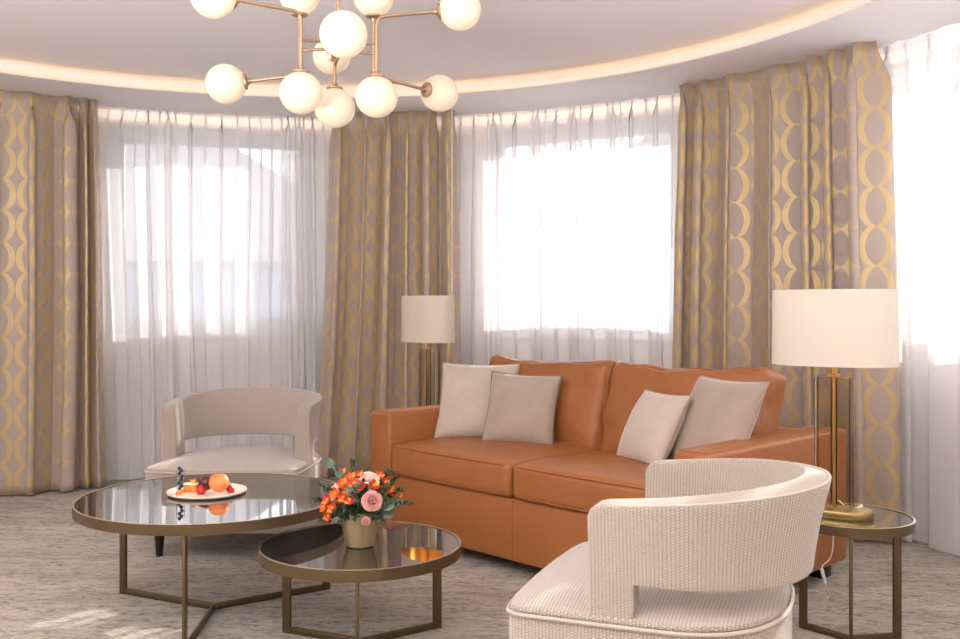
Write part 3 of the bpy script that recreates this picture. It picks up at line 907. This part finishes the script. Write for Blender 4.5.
# centre pole, hub and cross bars
e8 = globe(8, (0, 0, 1))
ob2('pole', tube([(ctr.x, ctr.y, HTOP - .02), (ctr.x, ctr.y, e8.z + .10)], RR * 1.1, 12), M['rosegold'])
ob2('arm', tube(bend([Vector((ctr.x, ctr.y, e8.z + .12)), Vector((ctr.x, ctr.y, e8.z + .09)), Vector((e8.x, e8.y, e8.z + .07)), e8], .012), RR, 12), M['rosegold'])
ob2('ceiling_canopy', lathe([(0, -.035), (.02, -.035), (.022, -.028), (.06, -.022), (.065, -.001), (0, -.001)], 40, (ctr.x, ctr.y, HTOP)), M['rosegold'])
hz = world_at(337, 46, 3.52).z
ob2('hub', lathe([(0, -.02), (.014, -.02), (.017, -.014), (.017, .014), (.014, .02), (0, .02)], 24, (ctr.x, ctr.y, hz)), M['rosegold'])
for e_, ye, yh in ((e7, 40, 42.5), (e9, 43.5, 43), (e2, 50.5, 48.5), (e3, 54, 50)):
    ob2('cross_bar', tube([(ctr.x, ctr.y, world_at(338, yh, 3.52).z), (e_.x, e_.y, world_at(0, ye, e_.y).z)], RR * .9, 10), M['rosegold'])
e5 = globe(5, (Vector((ctr.x, ctr.y, hz)) - GP[5])); ob2('arm', tube([Vector((ctr.x, ctr.y, hz)), e5], RR, 12), M['rosegold'])
e11 = globe(11, (Vector((ctr.x, ctr.y, hz)) - GP[11])); ob2('arm', tube([Vector((ctr.x, ctr.y, hz)), e11], RR, 12), M['rosegold'])

# ------------------------------------------------------------------ fruit plate
TZ = .4503
pc = Vector((-1.09, 3.85, TZ))
pl = obj('plate', lathe([(0, 0), (.09, 0), (.145, .002), (.154, .008), (.155, .014), (.151, .015), (.140, .009), (.09, .007), (0, .007)], 64), M['ceramic'])
pl.location = pc
setp(pl, 'round cream ceramic plate of fruit on the large coffee table', 'plate')
ft = TZ + .0075
def single(name, bm, m, loc, label, cat, group=None, rot=(0, 0, 0)):
    o = obj(name, bm, M[m] if isinstance(m, str) else m); o.location = loc; o.rotation_euler = rot
    return setp(o, label, cat, group)
def on_plate(px, dy): return ((px - 480) / F * (3.85 + dy), 3.85 + dy)
# peach
x, y = on_plate(219, -.02); R = .040
pr = [(R * math.sin(PI * k / 20) * (1 - .0 * k), R * -math.cos(PI * k / 20) * .93 - (.006 * max(0, 1 - k / 3) * -1) - (.009 * max(0, 1 - (20 - k) / 4))) for k in range(21)]
pr[0] = (0, pr[0][1]); pr[-1] = (0, pr[-1][1])
p_ = thing('peach', 'orange peach, biggest fruit on the plate', 'peach', (x, y, ft + .040)); obj('flesh', lathe(pr, 32), M['peach'], p_)
obj('stem', tube([(0, 0, .022), (.001, 0, .031)], .0016, 6), M['stem'], p_)
# plums
for px, dy, r_, lb in ((206, .025, .031, 'dark purple plum behind the strawberry'), (199, .055, .024, 'smaller dark plum at the back of the plate')):
    x, y = on_plate(px, dy); bm = bmesh.new(); add_sphere(bm, (0, 0, 0), r_, .93); 
    for v in bm.verts:
        if v.co.y < 0 and abs(v.co.x) < .006: v.co.y += .0015
    p_ = thing('plum', lb, 'plum', (x, y, ft + r_ * .93), 0, 'plums on the plate'); obj('flesh', bm, M['plum'], p_)
    obj('stem', tube([(0, 0, r_ * .9), (.001, 0, r_ * .9 + .008)], .0013, 6), M['stem'], p_)
# strawberry
x, y = on_plate(201, -.055)
p_ = thing('strawberry', 'red strawberry at the front of the plate', 'strawberry', (x, y, ft))
obj('flesh', lathe([(0, 0), (.013, .002), (.0175, .010), (.0165, .019), (.010, .029), (.004, .035), (0, .036)], 24), M['strawberry'], p_)
bm = bmesh.new()
for k in range(6):
    a = k * PI / 3; add_tube(bm, [(.004 * math.cos(a), .004 * math.sin(a), .0005), (.013 * math.cos(a), .013 * math.sin(a), .0018), (.020 * math.cos(a), .020 * math.sin(a), .001)], [.003, .0032, .0006], 5, flat=.3)
obj('calyx', bm, M['leaf'], p_)
# raspberries
def raspberry(loc, label):
    bm = bmesh.new()
    for j in range(5):
        zz = .003 + j * .0045; rr = (.0085, .0105, .010, .0075, .003)[j]; nn = (8, 9, 8, 6, 1)[j]
        for k in range(nn):
            a = 2 * PI * (k + .5 * j) / nn; add_sphere(bm, (rr * math.cos(a) * (nn > 1), rr * math.sin(a) * (nn > 1), zz), .0037, 1, 8, 6)
    single('raspberry', bm, 'raspberry', loc, label, 'raspberry', 'raspberries on the plate')
for px, dy, lb in ((231, -.03, 'raspberry just right of the peach'), (229, .025, 'raspberry half hidden behind the peach')):
    x, y = on_plate(px, dy); raspberry((x, y, ft), lb)
# melon wedge and cubes
def wedge():
    bm = bmesh.new(); n = 12; prof = []
    for k in range(n + 1):
        a = PI * k / n; prof.append((.030 * math.cos(a), .026 * (1 - math.sin(a)) ))
    prof2 = [(.030, .030), (-.030, .030)]
    pts = [(x_, z_) for x_, z_ in prof] + [(-.030, .030), (.030, .030)]
    f0 = [bm.verts.new((x_, -.012, z_)) for x_, z_ in pts]; f1 = [bm.verts.new((x_, .012, z_)) for x_, z_ in pts]
    bm.faces.new(f0); bm.faces.new(f1)
    for k in range(len(pts)): bm.faces.new((f0[k], f0[(k + 1) % len(pts)], f1[(k + 1) % len(pts)], f1[k]))
    bmesh.ops.bevel(bm, geom=[e for e in bm.edges if e.calc_face_angle(0) > .8], offset=.002, segments=2, affect='EDGES')
    return bm
x, y = on_plate(192, .0)
wz = thing('cake_slice', 'orange slice of fruit cake with pale top, left of the strawberry', 'cake', (x, y, ft), -12 * D2R)
obj('filling', box(-.030, .024, -.016, .016, 0, .026, bev=.003), M['melon'], wz)
obj('topping', box(-.031, .025, -.017, .017, .0262, .034, bev=.003), M['cheese'], wz)
x, y = on_plate(178.5, -.075); single('melon_cube', box(-.009, .009, -.009, .009, 0, .015, bev=.003), 'melon', (x, y, ft + .001), 'small orange melon cube at the front left of the plate', 'fruit piece', None, (0, 0, .5))
x, y = on_plate(182, -.03); single('melon_cube', box(-.007, .007, -.007, .007, 0, .013, bev=.003), 'melon', (x, y, ft), 'small orange melon cube beside the glass of blueberries', 'fruit piece', None, (0, 0, .2))
# physalis husk
x, y = on_plate(197, .02)
bm = bmesh.new()
for k in range(5):
    a = k * 2 * PI / 5 + .3; add_tube(bm, [(0, 0, 0), (.009 * math.cos(a), .009 * math.sin(a), .006), (.017 * math.cos(a), .017 * math.sin(a), .014)], [.002, .006, .0008], 6, flat=.25)
add_sphere(bm, (0, 0, .006), .0065, 1, 12, 8)
single('physalis', bm, 'physalis', (x - .008, y - .02, ft + .0345), 'small golden physalis with open husk on the cake slice', 'fruit')
# glass of blueberries
x, y = on_plate(180.5, -.005)
gx, gy = x, y
g_ = obj('shot_glass', lathe([(0, 0), (.0165, 0), (.0175, .003), (.0175, .088), (.0160, .088), (.0158, .005), (0, .005)], 32), M['clearglass'])
g_.location = (gx, gy, ft); setp(g_, 'slim clear glass of blueberries standing at the left of the plate', 'glass')
offs = [(-.005, .003, .012), (.006, -.002, .023), (-.005, -.003, .035), (.002, .004, .047), (.0065, -.001, .060), (-.004, 0, .072), (.004, 0, .083), (-.0045, .001, .092)]
nm = ['lowest', 'second lowest', 'third lowest', 'fourth from the bottom', 'fourth from the top', 'third from the top', 'second from the top', 'topmost']
for (ox, oy, oz), lb in zip(offs, nm):
    b_ = thing('blueberry', 'blueberry in the slim glass, %s of the stack' % lb, 'blueberry', (gx + ox, gy + oy, ft + oz), 0, 'blueberries in the slim glass')
    bm = bmesh.new(); add_sphere(bm, (0, 0, 0), .0075, .92, 16, 12); obj('berry', bm, M['blueberry'], b_)
    obj('crown', lathe([(.0022, .0064), (.0034, .0082), (.0028, .0082), (.0018, .0066)], 10, closed=True), M['blueberry'], b_)

# ------------------------------------------------------------------ flowers
TZ2 = .3603
pcx, pcy = -.42, 3.37
pot = obj('flower_pot', lathe([(0, 0), (.040, 0), (.046, .003), (.058, .045), (.0645, .085), (.0665, .118), (.0665, .124), (.0635, .124), (.0615, .100), (0, .100)], 56), M['pot'])
pot.location = (pcx, pcy, TZ2); setp(pot, 'brushed gold flower pot on the smaller coffee table', 'pot')
TOPZ = TZ2 + .102
def fpt(px, py, dy):
    Y = pcy + dy; return world_at(px, py, Y)
def petal(bm, base, direction, normal, length, width, cup=.25, n=5, tipw=.5):
    d = Vector(direction).normalized(); nn = Vector(normal); nn = (nn - d * nn.dot(d)).normalized(); s = d.cross(nn)
    rows = []
    for i in range(n + 1):
        t = i / n; w = width * (math.sin(PI * min(1, (.12 + t * (1 - .12 * tipw)))) ** .7)
        cpos = Vector(base) + d * length * t + nn * cup * length * (t * t)
        rows.append([bm.verts.new(cpos + s * w * q + nn * (q * q) * width * .5 * 1.0) for q in (-.5, 0, .5)])
    for i in range(n):
        for q in range(2): bm.faces.new((rows[i][q], rows[i][q + 1], rows[i + 1][q + 1], rows[i + 1][q]))
def stem_to(p, root):
    a = Vector((pcx + (p.x - pcx) * .25, pcy + (p.y - pcy) * .25, TOPZ + .001)) - root.location
    e = p - root.location
    m_ = (a + e) / 2 + Vector((0, 0, .01))
    obj('stem', tube([a, m_, e], .0022, 6), M['stem'], root)
def solid(o, th=.0008):
    sd = o.modifiers.new('t', 'SOLIDIFY'); sd.thickness = th; sd.offset = 0
    return o
def rose(p, facing, r, m, label):
    root = thing('rose', label, 'rose', p, 0, 'roses in the gold pot')
    q = Vector(facing).normalized().to_track_quat('Z', 'Y').to_matrix().to_4x4()
    k = 0
    rnd = random.Random(int(p.x * 1e4))
    for ring, (cnt, rad, hgt, flare) in enumerate(((3, .10, .92, .03), (3, .24, .90, .08), (4, .40, .84, .16), (5, .58, .72, .32), (5, .78, .58, .45), (5, .95, .44, .62))):
        for j in range(cnt):
            a0 = 2 * PI * j / cnt + ring * .7 + rnd.random() * .2; span = 2 * PI / cnt * 1.45
            bm = bmesh.new(); nu, nv = 8, 5; g = []
            for v_ in range(nv + 1):
                tv = v_ / nv; row = []
                for u_ in range(nu + 1):
                    tu = u_ / nu * 2 - 1; a = a0 + tu * span / 2
                    edge = 1 - .28 * abs(tu) ** 2.2
                    rr = r * rad * (.35 + .65 * math.sin(tv * PI / 2)) + r * flare * tv ** 3 * .35 + .01 * r * math.sin(7 * a)
                    z = r * (hgt * tv * edge - .28) - r * flare * .22 * max(0, tv - .7) / .3
                    rr += r * .05 * tu
                    row.append(bm.verts.new((rr * math.cos(a), rr * math.sin(a), z)))
                g.append(row)
            for v_ in range(nv):
                for u_ in range(nu): bm.faces.new((g[v_][u_], g[v_][u_ + 1], g[v_ + 1][u_ + 1], g[v_ + 1][u_]))
            for v in bm.verts: v.co = q @ v.co
            solid(obj('petal', bm, M['rose_deep'] if (m == 'rose' and ring in (0, 2)) else M[m], root, ang=None), .0018)
    bm = bmesh.new(); add_sphere(bm, (0, 0, -.28 * r), r * .30, .9, 16, 10)
    for v in bm.verts: v.co = q @ v.co
    obj('calyx', bm, M['leaf'], root)
    stem_to(p, root)
rose(fpt(372, 501, -.075), (.25, -1, .35), .031, 'rose', 'large dusty pink rose at the front right of the bouquet')
rose(fpt(369, 478, .01), (.15, -.35, 1), .033, 'rose_pale', 'pale pink rose at the top of the bouquet')
rose(fpt(334, 492, -.01), (-1, -.45, .35), .027, 'rose_pale', 'pale pink rose at the left side of the bouquet')
rose(fpt(366, 521, -.082), (.0, -1, -.2), .014, 'rose', 'small drooping pink rosebud over the pot rim')
def blossom(p, facing, r, m, label, m2='yellow_petal'):
    root = thing('blossom', label, 'flower', p, 0, 'small orange and red blossoms in the gold pot')
    f = Vector(facing).normalized(); s = f.orthogonal().normalized(); t2 = f.cross(s)
    for k in range(6):
        a = k * PI / 3; d = s * math.cos(a) + t2 * math.sin(a)
        bm = bmesh.new(); petal(bm, -f * .3 * r, d * .8 + f * .55, f, r, r * .75, .12)
        solid(obj('petal', bm, M[m2 if k == 0 else m], root, ang=None))
    bm = bmesh.new(); add_sphere(bm, f * .1 * r, r * .22, 1, 10, 8); obj('centre', bm, M['yellow_petal'], root)
    stem_to(p, root)
bl = [(343, 484, -.05, 'orange_petal'), (351, 478, -.02, 'orange_petal'), (349, 490, -.07, 'orange_petal'), (358, 476, .01, 'red_petal'), (342, 474, .02, 'orange_petal'),
      (328, 500, -.06, 'red_petal'), (333, 508, -.07, 'orange_petal'), (329, 516, -.05, 'red_petal'), (344, 498, -.075, 'orange_petal'), (350, 500, -.085, 'red_petal'),
      (374, 486, -.05, 'red_petal'), (391, 492, -.02, 'red_petal'), (386, 483, .02, 'red_petal'), (325, 507, -.02, 'orange_petal'), (336, 494, -.06, 'orange_petal'), (354, 484, -.07, 'orange_petal'),
      (380, 477, .05, 'orange_petal'), (360, 487, -.07, 'red_petal'), (338, 503, .04, 'orange_petal'), (400, 500, .05, 'red_petal')]
seen = set()
for i, (px, py, dy, m_) in enumerate(bl):
    p = fpt(px, py, dy); c0 = Vector((pcx, pcy, TOPZ + .02))
    f = (p - c0).normalized() + Vector((0, -.6, .25))
    side = 'left side' if px < 340 else ('upper middle' if px < 362 else 'right side')
    hgt_ = 'high' if py < 486 else ('half way up' if py < 502 else 'low')
    lb = '%s blossom %s on bouquet %s' % ('red' if m_ == 'red_petal' else 'orange', hgt_, side)
    if dy > .03: lb += ' back'
    nbr = [(372, 501, 'big pink rose'), (369, 478, 'top pale rose'), (334, 492, 'left pale rose'), (360, 520, 'pot rim')]
    nb = min(nbr, key=lambda q: (q[0] - px) ** 2 + (q[1] - py) ** 2)
    rel = ('left of ' if px < nb[0] - 6 else 'right of ' if px > nb[0] + 6 else ('above ' if py < nb[1] else 'below '))
    lb = lb + ', ' + rel + nb[2]
    if lb in seen: lb = lb.replace('blossom', 'blossom, nearer one,')
    seen.add(lb)
    blossom(p, f, .030, m_, lb)
# foliage
def leaf_sprig(p, name, label, cat, group, m, n, size, rnd, round_=False):
    root = thing(name, label, cat, p, 0, group)
    a = Vector((pcx + (p.x - pcx) * .2, pcy + (p.y - pcy) * .2, TOPZ)); e = p
    mid = a.lerp(e, .55) + Vector((0, 0, .012))
    path_ = [q - root.location for q in curve_pts([a, mid, e], 8)]
    obj('stem', tube(path_, [.0017] * (len(path_) - 1) + [.0008], 5), M['stem'], root)
    for k in range(n):
        t = .45 + .55 * k / max(1, n - 1); q = path_[min(len(path_) - 1, int(t * (len(path_) - 1)))]
        tg = (path_[-1] - path_[-3]).normalized()
        sd = Vector((rnd.uniform(-1, 1), rnd.uniform(-1, .6), rnd.uniform(-.5, 1))).normalized()
        d = (tg * .5 + sd).normalized() if k < n - 1 else tg
        bm = bmesh.new(); petal(bm, q, d, Vector((0, -.6, .8)) if abs(d.z) < .8 else Vector((0, -1, 0)), size * rnd.uniform(.8, 1.15), size * (.95 if round_ else .42), .08, 6, .9)
        solid(obj('leaf', bm, M[m], root, ang=None), .0006)
rnd = random.Random(5)
eu = [(333, 468, .0, 'rising at the upper left'), (352, 494, -.09, 'in front between orange blossoms and the big rose'), (388, 508, -.05, 'right of the big pink rose'), (384, 514, -.03, 'low on the right over the pot rim'),
      (357, 489, -.08, 'tucked above left of the big pink rose'), (395, 503, .0, 'at the far right of the bouquet')]
for px, py, dy, w_ in eu: leaf_sprig(fpt(px, py, dy), 'eucalyptus_sprig', 'round leaved grey green eucalyptus sprig ' + w_, 'foliage', 'eucalyptus sprigs in the gold pot', 'euc', 5, .036, rnd, True)
gr = [(352, 463, .0, 'standing tallest at the top'), (318, 500, -.03, 'poking out at the far left'), (322, 486, .0, 'at the upper left edge'), (398, 478, .02, 'at the upper right edge'), (408, 504, -.01, 'reaching farthest right'),
      (322, 520, -.05, 'drooping low at the left over the table'), (341, 520, -.085, 'hanging over the left pot rim'), (354, 518, -.09, 'over the front of the pot rim'), (382, 521, -.07, 'hanging over the right pot rim'),
      (390, 472, .05, 'behind the pale top rose'), (363, 482, -.06, 'between the top rose and the orange blossoms'), (400, 490, -.02, 'beside the red blossoms at the right'), (336, 512, -.08, 'among the low orange blossoms at the left'), (345, 508, -.09, 'at the front left above the pot')]
gr += [(346, 500, -.05, 'deep between the blossoms left of the big rose'), (378, 494, -.05, 'deep between the big rose and the red blossoms'), (366, 488, -.04, 'deep between the two largest roses'), (385, 500, -.06, 'pressed against the right of the big rose'), (352, 508, -.06, 'below the blossoms left of the big rose'), (330, 490, -.03, 'beside the left pale rose'), (392, 484, -.03, 'between red blossoms at the upper right'), (374, 515, -.085, 'under the big pink rose')]
for px, py, dy, w_ in gr: leaf_sprig(fpt(px, py, dy), 'leaf_sprig', 'small dark green leafy sprig ' + w_, 'foliage', 'green sprigs in the gold pot', 'leaf', 20, .021, rnd)

# ------------------------------------------------------------------ outside
setp(obj('street', box(-60, 60, 10, 90, -7.2, -7.0), M['street']), 'pale street below the windows', kind='structure')
def house(name, label, x0, x1, y0, y1, z1, roofh, m, wx, wz, cat='building', rz=0, loc=(0, 0)):
    root = thing(name, label, cat, (loc[0], loc[1], -7), rz)
    obj('wall', box(x0, x1, y0, y1, 0, z1), M[m], root, smooth=False)
    bm = bmesh.new(); ym = (y0 + y1) / 2
    v = [bm.verts.new(p) for p in ((x0 - .3, y0 - .3, z1), (x1 + .3, y0 - .3, z1), (x1 + .3, y1 + .3, z1), (x0 - .3, y1 + .3, z1), ((x0 + x1) / 2, y0 - .3, z1 + roofh), ((x0 + x1) / 2, y1 + .3, z1 + roofh))]
    for f in ((0, 1, 2, 3), (0, 1, 4), (2, 3, 5), (1, 2, 5, 4), (0, 4, 5, 3)): bm.faces.new([v[i] for i in f])
    obj('roof', bm, M['roof'], root, smooth=False)
    for a in wx:
        for b in wz:
            obj('window', box(a, a + 1.0, y0 - .04, y0 + .02, b, b + 1.4), M['dkwin'], root, smooth=False)
    return root
house('apartment_house', 'blue grey gabled house seen faintly through the left window', -6, 5, 0, 8, 9.2, 3.4, 'facade2', (-4.5, -2, .5, 3), (2, 5.2), loc=(-6.5, 22), rz=10 * D2R)
house('apartment_house', 'pale rendered house seen faintly through the middle window', -8, 9, 0, 9, 10.6, 3.6, 'facade', (-5, -2, 1, 4), (2, 5.2), loc=(7.5, 26), rz=-12 * D2R)

# ------------------------------------------------------------------ light
w = bpy.data.worlds.new('world'); bpy.context.scene.world = w; w.use_nodes = True
bg = w.node_tree.nodes['Background']; bg.inputs[0].default_value = (.96, .975, 1.0, 1); bg.inputs[1].default_value = 2.2
sun = bpy.data.lights.new('sun', 'SUN'); sun.energy = 8.5; sun.angle = .6 * D2R; sun.color = (1, .93, .84)
so_ = bpy.data.objects.new('sun', sun); C.objects.link(so_)
az = 50.5 * D2R; el_ = 24 * D2R
to_sun = Vector((math.cos(az) * math.cos(el_), math.sin(az) * math.cos(el_), math.sin(el_)))
so_.rotation_euler = to_sun.to_track_quat('Z', 'Y').to_euler(); so_.location = to_sun * 30
# unseen area lamps added at ceiling height behind the viewer as weak fill
for i, (x, y) in enumerate(((-2.6, .0), (-.9, -.2), (.9, .0), (-2.6, -1.9), (-.9, -1.9), (.9, -1.9))):
    a = bpy.data.lights.new('ceil_fill', 'AREA'); a.shape = 'DISK'; a.size = .5; a.energy = 3; a.color = (1, .92, .84)
    o = bpy.data.objects.new('ceil_fill', a); C.objects.link(o); o.location = (x, y, HC - .02)

# bodiless upward area lamps added out of view to brighten ceiling and room
for x, y, pw in ((1.7, 1.5, 14), (-1.45, .75, 135), (-3.5, 1.8, 24), (-1.0, -2.2, 8)):
    a = bpy.data.lights.new('up_fill', 'AREA'); a.shape = 'DISK'; a.size = .35 if pw < 100 else 1.1; a.energy = pw; a.color = (1, .985, .985)
    o = bpy.data.objects.new('up_fill', a); C.objects.link(o); o.location = (x, y, 1.75 if pw < 100 else .95); o.rotation_euler = (PI, 0, 0)

# ------------------------------------------------------------------ camera
cam = bpy.data.cameras.new('camera'); co = bpy.data.objects.new('camera', cam); C.objects.link(co)
cam.sensor_width = 36; cam.sensor_fit = 'HORIZONTAL'; cam.lens = F / 960 * 36; cam.clip_start = .05
cam.shift_y = -(319.5 - HY) / 960
co.location = (0, 0, EYE); co.rotation_euler = (PI / 2, 0, 0)
sc = bpy.context.scene; sc.camera = co
sc.view_settings.view_transform = 'Standard'; sc.view_settings.look = 'None'; sc.view_settings.gamma = 1
sc.view_settings.use_curve_mapping = False; sc.view_settings.exposure = 1.08
sc.cycles.transparent_max_bounces = 24
